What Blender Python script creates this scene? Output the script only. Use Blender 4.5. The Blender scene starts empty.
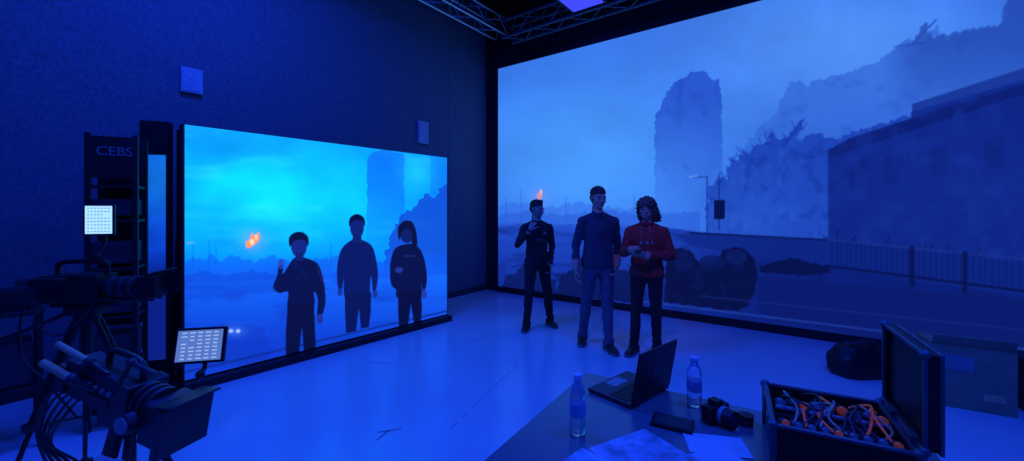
import bpy, math, random
import numpy as np
from mathutils import Vector, Matrix, noise
random.seed(7); np.random.seed(7)
scn=bpy.context.scene
try:
    scn.view_settings.view_transform='Standard'; scn.view_settings.look='None'
except Exception as e: print(e)
V=Vector
# ------------------------------------------------------------------ materials
def lin(r,g,b):
    f=lambda c:((c/255+0.055)/1.055)**2.4 if c/255>0.04045 else c/255/12.92
    return (f(r),f(g),f(b))
def mat(name,col,rough=.6,metal=0,var=.15,scale=20,bump=0,trans=0,em=None,ems=0,spec=.5,alpha=1,sheen=0):
    m=bpy.data.materials.new(name); m.use_nodes=True
    nt=m.node_tree; p=nt.nodes['Principled BSDF']
    p.inputs['Roughness'].default_value=rough; p.inputs['Metallic'].default_value=metal
    p.inputs['Transmission Weight'].default_value=trans
    p.inputs['Specular IOR Level'].default_value=spec
    p.inputs['Alpha'].default_value=alpha
    tc=nt.nodes.new('ShaderNodeTexCoord'); n=nt.nodes.new('ShaderNodeTexNoise')
    n.inputs['Scale'].default_value=scale; n.inputs['Detail'].default_value=4
    nt.links.new(tc.outputs['Object'],n.inputs['Vector'])
    r=nt.nodes.new('ShaderNodeValToRGB')
    r.color_ramp.elements[0].position=.3; r.color_ramp.elements[1].position=.7
    r.color_ramp.elements[0].color=(*[c*(1-var) for c in col],1)
    r.color_ramp.elements[1].color=(*[min(1,c*(1+var)) for c in col],1)
    nt.links.new(n.outputs['Fac'],r.inputs['Fac']); nt.links.new(r.outputs['Color'],p.inputs['Base Color'])
    if bump:
        b=nt.nodes.new('ShaderNodeBump'); b.inputs['Strength'].default_value=bump; b.inputs['Distance'].default_value=.01
        nt.links.new(n.outputs['Fac'],b.inputs['Height']); nt.links.new(b.outputs['Normal'],p.inputs['Normal'])
    if em:
        p.inputs['Emission Color'].default_value=(*em,1); p.inputs['Emission Strength'].default_value=ems
        m.cycles.emission_sampling='NONE' if ems<1 else 'AUTO'
    return m
M_black=mat('black_plastic',(.008,.008,.01),.5)
M_rig=mat('camera_body_black',(.022,.022,.026),.38)
M_blackm=mat('black_metal',(.015,.015,.018),.4,.6)
M_dark=mat('dark_grey_plastic',(.035,.035,.04),.5)
M_grey=mat('grey_plastic',(.25,.25,.27),.45)
M_alu=mat('aluminium',(.6,.6,.62),.35,.9)
M_edge=mat('case_edge_profile',(.16,.16,.18),.5,.7)
M_white=mat('table_laminate',(.16,.16,.17),.25,var=.05)
M_key=mat('fader_caps',(.5,.5,.52),.4)
M_paper=mat('paper',(.6,.6,.6),.7,var=.05)
M_print=mat('printed_sheet',(.4,.43,.5),.6,var=.6,scale=14)
M_tan=mat('tan_tube',(.7,.4,.2),.4)
M_card=mat('cardboard',(.34,.23,.15),.85,var=.12,scale=8)
M_cable=mat('rubber_cable',(.008,.008,.01),.5)
M_orange_glow=mat('orange_plastic_self_lit',(.9,.22,.05),.45,em=(.5,.06,.01),ems=.12)  # weak emission stands in for light on the orange plastic
M_tape=mat('floor_tape',(.3,.3,.32),.6)
M_skin=mat('skin',(.5,.27,.2),.5,var=.06)
M_lip=mat('lips',(.36,.12,.11),.45)
M_eye=mat('eye_white',(.5,.5,.5),.2,var=.01)
M_iris=mat('iris',(.03,.02,.015),.2)
M_hair=mat('dark_hair',(.02,.013,.01),.55,var=.5,scale=80,bump=.5)
M_hair2=mat('grey_brown_hair',(.08,.055,.04),.55,var=.5,scale=80,bump=.5)
M_jkt=mat('black_jersey',(.013,.013,.016),.8,bump=.15,scale=120)
M_navy=mat('navy_shirt',(.03,.042,.07),.85,bump=.15,scale=120)
M_red=mat('red_hoodie',(.36,.028,.024),.9,bump=.2,scale=90)
M_jean=mat('blue_denim',(.06,.09,.14),.85,bump=.2,scale=150)
M_trou=mat('black_trousers',(.010,.010,.013),.8,bump=.15,scale=100)
M_shoe=mat('dark_shoe',(.012,.012,.015),.5)
M_sole=mat('shoe_sole',(.16,.16,.16),.6)
M_bottle=mat('clear_pet',(.85,.9,.95),.08,trans=.92,var=.02)
M_label=mat('bottle_label',(.25,.4,.6),.5)
M_cap=mat('bottle_cap',(.6,.63,.7),.4)
# ------------------------------------------------------------------ mesh builder
def rz(a): return Matrix.Rotation(a,3,'Z')
class MB:
    def __init__(s): s.v=[];s.f=[];s.m=[];s.s=[]
    def add(s,vs,fs,mi=0,sm=False):
        o=len(s.v); s.v+= [tuple(v) for v in vs]
        for f in fs: s.f.append([i+o for i in f]); s.m.append(mi); s.s.append(sm)
    def box(s,c,sz,R=None,mi=0):
        c=V(c); x,y,z=[k/2 for k in sz]; R=R or Matrix.Identity(3)
        vs=[c+R@V((a*x,b*y,d*z)) for a in(-1,1) for b in(-1,1) for d in(-1,1)]
        s.add(vs,[(0,1,3,2),(4,6,7,5),(0,4,5,1),(2,3,7,6),(0,2,6,4),(1,5,7,3)],mi)
    def cyl(s,p0,p1,r0,r1=None,n=12,mi=0):
        p0=V(p0);p1=V(p1); r1=r0 if r1 is None else r1
        d=(p1-p0).normalized(); a=d.orthogonal().normalized(); b=d.cross(a)
        vs=[]
        for p,r in((p0,r0),(p1,r1)):
            for i in range(n):
                t=2*math.pi*i/n; vs.append(p+(a*math.cos(t)+b*math.sin(t))*r)
        s.add(vs,[(i,(i+1)%n,n+(i+1)%n,n+i) for i in range(n)],mi,True)
        s.add(vs[:n],[tuple(range(n))[::-1]],mi); s.add(vs[n:],[tuple(range(n))],mi)
    def ell(s,c,r,R=None,mi=0,nu=18,nv=12):
        c=V(c); R=R or Matrix.Identity(3); vs=[c+R@V((0,0,r[2]))]
        for j in range(1,nv):
            ph=math.pi*j/nv
            for i in range(nu):
                t=2*math.pi*i/nu
                vs.append(c+R@V((r[0]*math.sin(ph)*math.cos(t),r[1]*math.sin(ph)*math.sin(t),r[2]*math.cos(ph))))
        vs.append(c+R@V((0,0,-r[2]))); L=len(vs)-1; fs=[]
        for i in range(nu): fs.append((0,1+i,1+(i+1)%nu)); fs.append((L,L-nu+(i+1)%nu,L-nu+i))
        for j in range(nv-2):
            for i in range(nu):
                a=1+j*nu+i;b=1+j*nu+(i+1)%nu; fs.append((a,a+nu,b+nu,b))
        s.add(vs,fs,mi,True)
    def cap(s,p0,p1,r0,r1,mi=0):
        s.cyl(p0,p1,r0,r1,16,mi); s.ell(p0,(r0,)*3,None,mi,14,8); s.ell(p1,(r1,)*3,None,mi,14,8)
    def loft(s,rings,mi=0,n=24,e=2.0):
        vs=[]
        for cx,cy,z,rx,ry in rings:
            for i in range(n):
                t=2*math.pi*i/n; c=math.cos(t); q=math.sin(t)
                vs.append((cx+rx*math.copysign(abs(c)**(2/e),c),cy+ry*math.copysign(abs(q)**(2/e),q),z))
        m=len(rings); fs=[]
        for j in range(m-1):
            for i in range(n):
                fs.append((j*n+i,j*n+(i+1)%n,(j+1)*n+(i+1)%n,(j+1)*n+i))
        s.add(vs,fs,mi,True)
        s.add(vs[:n],[tuple(range(n))[::-1]],mi); s.add(vs[-n:],[tuple(range(n))],mi)
    def lathe(s,prof,c,mi=0,n=24):
        s.loft([(c[0],c[1],c[2]+z,r,r) for r,z in prof],mi,n)
    def path(s,pts,r,n=8,mi=0,sub=6):
        P=[V(p) for p in pts]; Q=[]
        for i in range(len(P)-1):
            a=P[max(i-1,0)];b=P[i];c=P[i+1];d=P[min(i+2,len(P)-1)]
            for k in range(sub):
                t=k/sub; Q.append(.5*((2*b)+(c-a)*t+(2*a-5*b+4*c-d)*t*t+(3*b-a-3*c+d)*t**3))
        Q.append(P[-1]); vs=[]; up=None
        for i,q in enumerate(Q):
            d=(Q[min(i+1,len(Q)-1)]-Q[max(i-1,0)])
            if d.length<1e-7: d=V((0,0,1))
            d.normalize()
            if up is None: up=d.orthogonal().normalized()
            up=(up-d*up.dot(d)); up=up.normalized() if up.length>1e-5 else d.orthogonal().normalized()
            b=d.cross(up)
            for k in range(n):
                t=2*math.pi*k/n; vs.append(q+(up*math.cos(t)+b*math.sin(t))*r)
        fs=[(j*n+i,j*n+(i+1)%n,(j+1)*n+(i+1)%n,(j+1)*n+i) for j in range(len(Q)-1) for i in range(n)]
        s.add(vs,fs,mi,True); s.add(vs[:n],[tuple(range(n))[::-1]],mi); s.add(vs[-n:],[tuple(range(n))],mi)
    def mesh(s,name):
        me=bpy.data.meshes.new(name); me.from_pydata(s.v,[],s.f); me.update()
        me.polygons.foreach_set('material_index',s.m); me.polygons.foreach_set('use_smooth',s.s); return me
    def build(s,name,mats,parent=None,bevel=0):
        me=s.mesh(name)
        for m in mats: me.materials.append(m)
        o=bpy.data.objects.new(name,me); scn.collection.objects.link(o)
        if parent: o.parent=parent
        if bevel:
            b=o.modifiers.new('bevel','BEVEL'); b.width=bevel; b.segments=2; b.limit_method='ANGLE'; b.angle_limit=math.radians(50)
        return o
def empty(name,loc=(0,0,0),yaw=0,k=1):
    e=bpy.data.objects.new(name,None); scn.collection.objects.link(e); e.location=loc; e.rotation_euler=(0,0,yaw); e.scale=(k,k,k); e.empty_display_size=.1
    return e
# ------------------------------------------------------------------ room frame
dL=V((.597,.802,0)); dR=V((.802,-.597,0)); W0=V((-.51,8.25,0))
YR=math.atan2(dR.y,dR.x); RR=rz(YR)
def room(a,b,z=0): return W0+dR*a-dL*b+V((0,0,z))     # a: along the LED wall, b: toward the viewer
H=5.6; RA=10.8; RB=10.6
mwall=mat('felt_wall',(.15,.15,.17),.95,var=.22,scale=35,bump=.5,spec=.1)
mfloor=mat('painted_studio_floor',(.6,.61,.64),.2,var=.05,scale=1.3)
mceil=mat('black_ceiling',(.01,.01,.014),.9)
def slab(name,c,sz,m):
    b=MB(); b.box(c,sz,RR); return b.build(name,[m])
slab('floor',room(RA/2,RB/2,-.05),(RA+.4,RB+.4,.1),mfloor)
slab('ceiling',room(RA/2,RB/2,H+.05),(RA+.4,RB+.4,.1),mceil)
slab('wall_left',room(-.05,RB/2,H/2),(.1,RB,H),mwall)
slab('wall_back',room(RA/2,-.05,H/2),(RA,.1,H),mceil)
slab('wall_right',room(RA+.05,RB/2,H/2),(.1,RB,H),mwall)
slab('wall_front',room(RA/2,RB+.05,H/2),(RA,.1,H),mwall)
b=MB()
for bb in (1.05,4.1,7.1): b.box(room(.002,bb,H/2),(.004,.006,H-.02),RR)
b.build('trim_1',[mwall])
b=MB(); b.box(room(.012,RB/2,.05),(.024,RB-.1,.1),RR); b.build('baseboard_left',[M_dark])
# ------------------------------------------------------------------ screen painting
tab=np.random.rand(256,256)
def vn(x,y):
    xi=np.floor(x).astype(int);yi=np.floor(y).astype(int);fx=x-xi;fy=y-yi
    fx=fx*fx*(3-2*fx);fy=fy*fy*(3-2*fy); g=lambda i,j:tab[i%256,j%256]
    return (g(xi,yi)*(1-fx)+g(xi+1,yi)*fx)*(1-fy)+(g(xi,yi+1)*(1-fx)+g(xi+1,yi+1)*fx)*fy
def fbm(x,y,o=5):
    r=0;a=.5
    for i in range(o): r=r+a*vn(x*2**i+17*i,y*2**i+31*i); a*=.5
    return r
def inside(P,X,Y):
    r=np.zeros(X.shape,bool); n=len(P)
    for i in range(n):
        x1,y1=P[i];x2,y2=P[(i+1)%n]
        if y1==y2: continue
        c=((y1>Y)!=(y2>Y))&(X<(x2-x1)*(Y-y1)/(y2-y1)+x1); r^=c
    return r
def jag(P,amp,seed,step=4):
    rr=random.Random(seed);out=[]
    for i in range(len(P)-1):
        (x1,y1),(x2,y2)=P[i],P[i+1]; n=max(1,int(math.hypot(x2-x1,y2-y1)/step))
        for k in range(n):
            t=k/n; out.append((x1+(x2-x1)*t+rr.uniform(-amp,amp)*(k>0),y1+(y2-y1)*t+rr.uniform(-amp,amp)*(k>0)))
    out.append(P[-1]); return out
def smoothpoly(P,n=5):
    out=[];m=len(P)
    for i in range(m):
        a,b,c,d=[np.array(P[(i+k)%m],float) for k in(-1,0,1,2)]
        for k in range(n):
            t=k/n; out.append(tuple(.5*((2*b)+(c-a)*t+(2*a-5*b+4*c-d)*t*t+(3*b-a-3*c+d)*t**3)))
    return out
class Art:
    def __init__(s,X,Y): s.X=X;s.Y=Y;s.C=np.zeros(X.shape+(3,))
    def mix(s,a,col):
        a=np.clip(a,0,1)[...,None] if hasattr(a,'shape') else a
        s.C=s.C*(1-a)+np.array(col,float)*a
    def glow(s,cx,cy,sx,sy,col,a=1): s.mix(a*np.exp(-((s.X-cx)/sx)**2-((s.Y-cy)/sy)**2),col)
    def poly(s,P,col,a=1): s.mix(inside(P,s.X,s.Y)*a,col)
    def line(s,x1,y1,x2,y2,w,col,a=1):
        dx,dy=x2-x1,y2-y1;L=math.hypot(dx,dy); t=np.clip(((s.X-x1)*dx+(s.Y-y1)*dy)/L/L,0,1)
        d=np.hypot(s.X-x1-t*dx,s.Y-y1-t*dy); s.mix(np.clip(w/2+.5-d,0,1)*a,col)
    def oval(s,cx,cy,rx,ry,col,a=1):
        d=((s.X-cx)/rx)**2+((s.Y-cy)/ry)**2; s.mix((d<1)*a*1.0,col)
def screen_mesh(name,P0,d,L,z0,z1,nx,nz,paint,to_art,strength,parent):
    sv=np.linspace(0,L,nx); zv=np.linspace(z0,z1,nz); S,Z=np.meshgrid(sv,zv)
    ds=L/(nx-1)/4; dz=(z1-z0)/(nz-1)/4; C=0
    for i in(-1,1):
        for j in(-1,1):
            AX,AY=to_art(S+i*ds,Z+j*dz); art=Art(AX,AY); paint(art); C=C+np.clip(art.C/255,0,1)/4
    Cl=np.where(C>.04045,((C+.055)/1.055)**2.4,C/12.92)
    co=np.zeros((nx*nz,3)); co[:,0]=(P0[0]+d[0]*S).ravel(); co[:,1]=(P0[1]+d[1]*S).ravel(); co[:,2]=Z.ravel()
    idx=np.arange(nx*nz).reshape(nz,nx)
    q=np.stack([idx[:-1,:-1],idx[:-1,1:],idx[1:,1:],idx[1:,:-1]],-1).reshape(-1,4)
    me=bpy.data.meshes.new(name); me.vertices.add(nx*nz); me.vertices.foreach_set('co',co.ravel())
    me.loops.add(q.size); me.loops.foreach_set('vertex_index',q.ravel().astype(np.int32))
    me.polygons.add(len(q)); me.polygons.foreach_set('loop_start',np.arange(0,q.size,4,dtype=np.int32))
    me.update(calc_edges=True)
    at=me.color_attributes.new('led_picture','FLOAT_COLOR','POINT')
    ca=np.ones((nx*nz,4),np.float32); ca[:,:3]=Cl.reshape(-1,3); at.data.foreach_set('color',ca.ravel())
    m=bpy.data.materials.new(name+'_led'); m.use_nodes=True; nt=m.node_tree; p=nt.nodes['Principled BSDF']
    p.inputs['Base Color'].default_value=(.01,.01,.01,1); p.inputs['Roughness'].default_value=.7; p.inputs['Specular IOR Level'].default_value=.2
    a=nt.nodes.new('ShaderNodeAttribute'); a.attribute_name='led_picture'
    nt.links.new(a.outputs['Color'],p.inputs['Emission Color']); p.inputs['Emission Strength'].default_value=strength
    m.cycles.emission_sampling='NONE'
    me.materials.append(m); o=bpy.data.objects.new(name,me); scn.collection.objects.link(o); o.parent=parent
    return o
# --- big LED wall : picture of a hazy ruined city street
B0=(-.27,8.07); BL=8.3
def art_big(S,Z):
    X=B0[0]+.802*S; Y=B0[1]-.597*S
    return 512+414*X/Y, 210+414*(1.58-Z)/Y
def paint_big(A):
    X,Y=A.X,A.Y
    A.C[:]=(42,96,222)
    A.glow(585,160,160,105,(76,158,255),.94)
    A.glow(850,45,200,95,(88,154,246),.8)
    n=fbm(X/55,Y/38)-.5; A.C*=(1+n*.16)[...,None]
    A.mix((X<655)*.06,(60,140,255))
    fade=lambda y0,y1,lo:np.clip(1-(Y-y0)/(y1-y0),0,1)*(1-lo)+lo
    far=jag([(738,175),(742,150),(758,128),(772,118),(780,100),(792,80),(806,86),(830,76),(852,72),(876,62),(898,48),(905,40),(925,42),(936,24),(944,40),(965,30),(1003,26),(1008,-5),(1030,-60),(1100,-90),(1200,-60),(1500,-150)],2.6,3,3)
    fm=inside(far+[(1500,400),(738,400)],X,Y); A.mix(fm*.58*fade(70,200,.5),(44,92,204))
    n=fbm(X/16,Y/12+40)-.5; A.mix(fm*np.clip(n*1.3,0,.3),(34,72,180))
    top=jag([(885,60),(896,50),(912,44),(925,22),(932,38),(958,32),(1000,24),(1010,-10),(1100,-60),(1500,-200)],2.2,9,3)
    A.mix(inside(top+[(1500,240),(885,240)],X,Y)*.72*fade(40,120,0)*np.clip((X-880)/40,0,1),(34,70,168))
    A.line(912,44,936,20,2,(34,72,172),.8); A.line(895,47,925,42,2,(34,72,172),.7)
    tw=jag([(655,240),(655,116),(660,110),(664,98),(674,82),(684,78),(690,72),(704,71),(712,80),(719,78),(722,104),(722,240)],1.3,5,3)
    g=np.clip((225-Y)/130,.05,1); tm=inside(tw,X,Y); A.mix(tm*.74*g,(32,72,194))
    n=fbm(X/8,Y/14+70)-.5; A.mix(tm*g*np.clip(n*1.0,0,.2),(20,52,158))
    A.poly([(655,172),(735,172),(735,235),(655,235)],(60,120,236),.2)
    midp=[(706,225),(708,192),(716,180),(728,176),(729,158),(737,163),(742,150),(750,158),(758,144),(766,142),(771,132),(780,140),(790,136),(800,120),(803,128),(795,140),(815,134),(835,138),(860,128),(930,110),(1000,88),(1500,-60)]
    mid=jag(midp,3.2,11,3)
    mm=inside(mid+[(1500,400),(706,400)],X,Y)
    A.mix(mm*.84*fade(130,260,.75),(24,60,172))
    rr=random.Random(4)
    for k in range(30):
        i=rr.randrange(2,15); (x1,y1),(x2,y2)=midp[i],midp[i+1]; t=rr.random(); x=x1+(x2-x1)*t; y=y1+(y2-y1)*t
        a=rr.uniform(-2.6,-.5); l=rr.uniform(3,9); A.line(x,y+3,x+l*math.cos(a),y+l*math.sin(a),1.2,(26,62,174),.7)
    A.line(783,146,802,121,3,(22,56,164),.85)
    n=fbm(X/9,Y/9)-.5; A.mix(mm*np.clip(n*2,0,.45),(15,42,142))
    n=fbm(X/6+50,Y/14)-.5; A.mix(mm*np.clip(n*1.6-.1,0,.3),(50,98,212))
    A.glow(745,218,46,22,(42,90,210),.5)
    bld=[(828,150),(850,138),(912,118),(912,104),(1024,68),(1500,-85),(1500,480),(1024,268),(828,242)]
    A.poly(bld,(12,33,124),.96)
    A.poly([(912,112),(912,104),(1024,68),(1500,-85),(1500,-70),(1024,80)],(38,76,174),.5)
    A.poly([(828,150),(850,138),(912,118),(1024,84),(1500,-60),(1500,-40),(1024,94),(828,158)],(8,22,94),.75)
    for x0 in (850,884,930,985,1050,1130):
        y=lambda x:162-(x-850)*.16
        A.poly([(x0,y(x0)),(x0+18,y(x0+18)),(x0+18,y(x0)+26),(x0,y(x0)+29)],(8,22,94),.35)
    n=fbm(X/12,Y/16)-.5; A.mix(inside(bld,X,Y)*np.clip(n*1.8,0,.4),(20,48,150))
    n=fbm(X/60,Y/25+9); A.mix(inside(bld,X,Y)*np.clip(.3*n,0,.3),(28,60,170))
    for k in range(26):
        x=828+rr.random()*150; y=244+(x-828)*.12; l=rr.uniform(4,16); a=rr.uniform(-2.8,-.3); A.line(x,y,x+l*math.cos(a),y+l*math.sin(a),1.5,(8,20,86),.6)
    sk=jag([(490,207),(520,203),(545,208),(580,202),(620,208),(655,205)],2.6,21,3)
    A.poly(sk+[(655,240),(490,240)],(50,106,228),.55)
    A.poly(jag([(490,216),(530,211),(560,215),(600,210),(640,214),(700,212)],2.2,29,3)+[(700,240),(490,240)],(38,86,212),.5)
    for x,t in ((506,196),(521,190),(566,197),(634,195)): A.line(x,t,x,222,1,(34,80,200),.4)
    gr=[(480,222),(655,226),(700,232),(828,240),(1024,264),(1500,330),(1500,700),(480,420)]
    t=np.clip((Y-225)/70,0,1)[...,None]
    gc=np.array((32,76,204))*(1-t)+np.array((15,42,150))*t
    dk=np.clip((X-640)/140,0,1)[...,None]; gc=gc*(1-dk)+np.array((10,30,116))*dk
    w=inside(gr,X,Y)[...,None]*np.clip((Y-220)/10,0,1)[...,None]; A.C=A.C*(1-w)+gc*w
    n=fbm(X/20,Y/5)-.5; A.mix(inside(gr,X,Y)*np.clip(n*1.4,0,.4),(8,22,90))
    A.poly([(676,234),(760,236),(828,241),(1024,262),(1500,325),(1500,380),(1024,296),(830,268),(690,246)],(13,38,130),.75)
    A.line(690,233,828,240,2,(8,22,90)); A.line(828,240,1024,259,2,(26,54,145),.6); A.line(1024,259,1500,315,3,(26,54,145),.6)
    A.line(828,266,1500,352,2.5,(7,18,76))
    x=832.
    while x<1400:
        A.line(x,241+(x-828)*.1,x,267+(x-828)*.13,1.1,(7,19,80),.65); x+=4.6+(x-828)*.012
    for x in (912,965,1040,1130): A.line(x,246+(x-828)*.1-6,x,274+(x-828)*.13,5,(7,18,76))
    for P,al in (([(664,302),(666,262),(671,251),(681,248),(690,250),(697,260),(704,266),(718,262),(722,251),(733,247),(744,249),(754,258),(758,272),(755,292),(748,306),(735,311),(700,307)],.93),
              ([(556,296),(560,276),(572,270),(578,258),(600,256),(612,260),(620,270),(640,274),(644,304)],.65),
              ([(500,290),(506,276),(516,274),(522,264),(540,265),(546,276),(556,280),(556,294)],.55),
              ([(758,266),(776,262),(790,257),(808,262),(830,266),(830,273),(800,276),(760,272)],.8)):
        A.poly(jag(P+[P[0]],1.3,P[0][0],3),(6,13,60),al)
    for k in range(22):
        x=rr.uniform(500,660); y=rr.uniform(262,284); A.line(x,y,x+rr.uniform(-12,12),y+rr.uniform(-5,3),1.6,(9,24,98),.6)
    A.oval(712,263,13,8,(8,22,86),.8); A.oval(736,257,11,7,(14,32,108),.6); A.oval(684,262,10,9,(10,24,88),.6)
    n=fbm(X/7,Y/7)-.5; A.mix(inside([(660,310),(664,246),(760,246),(760,310)],X,Y)*np.clip(n*1.2,0,.4),(14,32,110))
    A.poly([(757,276),(1024,300),(1500,345),(1500,700),(900,345),(757,312)],(11,26,104),.75)
    A.line(640,301,1024,349,1.6,(40,76,184),.6); A.line(1024,349,1500,410,3,(40,76,184),.6)
    A.line(700,296,1024,330,1.2,(20,44,132),.7)
    A.line(707,178,707,232,1.2,(16,46,150),.9); A.line(692,177,708,177,1,(16,46,150),.8); A.line(690,177,697,176,1.5,(150,190,250),.5)
    A.line(719,176,719,230,1.2,(12,36,130),.9); A.poly([(714,200),(725,200),(725,219),(714,219)],(6,15,68))
    A.oval(539.5,196,2.6,3.4,(255,150,120)); A.oval(541,192,1.3,2.6,(255,200,170)); A.glow(539,197,9,8,(150,150,240),.4)
big=empty('led_video_wall')
b=MB()
c=V((B0[0],B0[1],0))+dR*(BL/2)
nb=V((.597,.802,0))
b.box(c+nb*.07+V((0,0,2.2)),(BL,.12,4.28),RR,0)
b.box(c+nb*.05+V((0,0,.045)),(BL,.2,.09),RR,0)
for i in range(17): b.box(V((B0[0],B0[1],0))+dR*(.03+i*(BL-.06)/16)+nb*.15+V((0,0,2.15)),(.05,.04,4.3),RR,1)
b.build('cabinet',[M_black,M_blackm],big)
screen_mesh('picture',(B0[0],B0[1]),dR,BL,.10,4.33,660,320,paint_big,art_big,1.0,big)
# --- smaller LED monitor wall showing the camera feed
S0=(-2.87,3.63); dS=V((.641,.768,0)).normalized(); SL=3.02; YS=math.atan2(dS.y,dS.x)
def art_small(S,Z):
    X=S0[0]+dS.x*S; Y=S0[1]+dS.y*S
    return 512+414*X/Y, 210+414*(1.58-Z)/Y
def paint_small(A):
    X,Y=A.X,A.Y
    A.C[:]=(4,120,246)
    A.glow(275,195,130,60,(10,210,255),.95)
    A.glow(190,122,50,26,(2,116,220),.5)
    A.glow(300,135,120,18,(16,164,248),.4)
    n=fbm(X/45,Y/30)-.5; A.C*=(1+n*.26)[...,None]
    n=fbm(X/70+5,Y/16+9)-.5; A.mix(np.clip(n*1.5,0,.35),(60,218,255))
    A.poly([(430,150),(450,150),(450,200),(430,195)],(10,100,222),.5)
    tw=jag([(366,250),(368,158),(374,152),(388,150),(404,155),(405,250)],1,33); A.mix(inside(tw,X,Y)*.66*np.clip((255-Y)/70,0,1),(10,92,220))
    A.glow(418,172,16,16,(30,196,255),.7)
    A.mix(inside(jag([(384,262),(392,232),(404,214),(416,206),(424,194),(434,198),(441,188),(452,184)],2.4,44,3)+[(452,280),(384,280)],X,Y)*.8,(16,64,192))
    t=np.clip((Y-255)/90,0,1)[...,None]; ln=256-(X-185)*.02
    gc=np.array((20,108,246))*(1-t)+np.array((13,56,194))*t
    w=np.clip((Y-ln)/24,0,1)[...,None]; A.C=A.C*(1-w)+gc*w
    n=fbm(X/26,Y/6)-.5; A.mix(np.clip((Y-262)/10,0,1)*np.clip(n*1.4,0,.4),(11,46,168))
    A.poly(jag([(185,262),(192,256),(204,260),(212,254),(222,262),(232,254),(246,260),(258,262),(275,254),(290,262),(300,262),(345,256),(380,262),(450,250)],2.6,55,3)+[(450,275),(185,282)],(12,76,214),.5)
    A.poly(jag([(185,276),(205,270),(225,276),(250,270),(280,276)],2,57,3)+[(280,292),(185,300)],(12,60,190),.4)
    for x,tp in ((193,244),(209,240),(216,246),(331,244)): A.line(x,tp,x,268,1,(8,72,200),.4)
    A.line(187,243,193,243,1.5,(170,150,225),.6)
    A.glow(253,241,12,11,(150,150,230),.6); A.poly(smoothpoly([(247,248),(246,242),(250,239),(252,233),(255,236),(259,232),(259,240),(256,243),(251,247)]),(255,140,95)); A.oval(252,242,2.5,3,(255,205,160)); A.oval(256,237,1.3,2.5,(255,205,170))
    A.poly(jag([(185,352),(200,330),(225,322),(240,324),(262,326),(272,350),(262,362),(185,372)],2,66,5),(14,48,172),.45)
    for x in (231,238): A.oval(x,331,2.2,2,(190,215,255))
    A.glow(234,331,12,6,(80,130,240),.5)
    A.line(186,372,447,311,2,(10,34,120),.7)
    dk=(7,15,66); d2=(8,22,92); md=(16,34,118)
    # person one: jacket, hanging arm, trousers
    A.poly(smoothpoly([(293,259),(300,257),(306,258),(317,263),(322,274),(325,290),(325,306),(321,316),(317,314),(318,300),(314,292),(313,308),(290,310),(287,306),(288,292),(279,293),(273,287),(277,276),(279,266),(283,266),(283,274)]),dk)
    A.poly([(288,304),(314,304),(315,328),(316,351),(304,354),(302,326),(299,354),(286,355),(286,328)],(6,12,56))
    A.oval(299,246,8,11.5,(18,36,120)); A.poly(smoothpoly([(290,247),(289,238),(294,233),(302,232),(308,237),(308,246),(304,240),(294,241)]),(7,14,58)); A.poly([(296,252),(303,252),(304,261),(295,261)],(14,28,104))
    A.oval(281,264,3.2,5,(40,60,160),.8); A.line(317,267,323,282,1.6,(58,34,112),.5); A.oval(320,319,3,5,(24,44,138)); A.line(294,262,306,276,2,md,.4)
    # person two
    A.poly(smoothpoly([(352,240),(362,240),(371,245),(375,254),(378,274),(376,290),(373,292),(371,276),(370,290),(370,298),(346,300),(344,278),(342,290),(338,288),(337,270),(339,256),(343,247)]),d2)
    A.poly([(345,294),(371,292),(371,310),(369,327),(361,329),(359,308),(356,331),(346,333),(345,312)],(7,18,80))
    A.oval(357,227,7,11.5,(14,30,108)); A.poly(smoothpoly([(349,227),(350,218),(357,214),(364,218),(365,227),(362,221),(353,221)]),(7,13,54)); A.poly([(353,234),(361,234),(362,243),(352,243)],(12,28,100))
    A.oval(340,292,2.5,4,(22,44,136)); A.oval(375,294,2.5,4,(22,44,136))
    # person three, long hair
    A.poly(smoothpoly([(402,245),(412,244),(420,249),(425,262),(427,280),(424,292),(421,284),(421,296),(398,298),(396,290),(391,284),(390,266),(394,250)]),dk)
    A.poly([(398,292),(421,290),(422,308),(421,322),(414,324),(411,304),(408,326),(399,328),(398,310)],(6,12,56))
    A.oval(407,232,7.5,11,(12,26,94)); A.poly(smoothpoly([(399,240),(398,228),(404,221),(412,222),(416,231),(417,246),(411,250),(412,236),(408,228),(402,232)]),(7,14,54))
    A.oval(399,270,4,3,(26,46,140)); A.line(404,256,415,256,2,(50,64,145),.35); A.oval(424,294,2.5,5,(30,52,152))
scr=empty('led_monitor_wall')
b=MB(); RS=rz(YS); ns=V((-dS.y,dS.x,0))
c=V((S0[0],S0[1],0))+dS*SL/2
b.box(c+ns*.06+V((0,0,1.2)),(SL+.03,.11,2.27),RS,0)
b.box(c+ns*.08+V((0,0,.035)),(SL+.04,.34,.07),RS,0)
for i in range(7):
    q=V((S0[0],S0[1],0))+dS*(SL*i/6); b.cyl(q+ns*.16+V((0,0,.03)),q+ns*.16+V((0,0,2.3)),.025,mi=1)
    b.cyl(q+ns*.16+V((0,0,1.6)),q+ns*.45+V((0,0,.02)),.02,mi=1)
b.build('cabinet',[M_black,M_blackm],scr)
screen_mesh('picture',(S0[0],S0[1]),dS,SL,.085,2.33,380,300,paint_small,art_small,1.25,scr)
def paint_strip(A):
    A.C[:]=(10,60,205); A.glow(160,175,50,50,(20,130,245),.9); n=fbm(A.X/20,A.Y/20)-.5; A.C*=(1+n*.3)[...,None]
    A.mix(np.clip((A.Y-250)/30,0,1),(12,34,140))
T0=(-3.14,3.50)
st=empty('led_side_panel'); b=MB()
dT=V((.95,.31,0)).normalized(); c=V((T0[0],T0[1],0))+dT*.09; nT=V((-dT.y,dT.x,0)); RT=rz(math.atan2(dT.y,dT.x))
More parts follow.
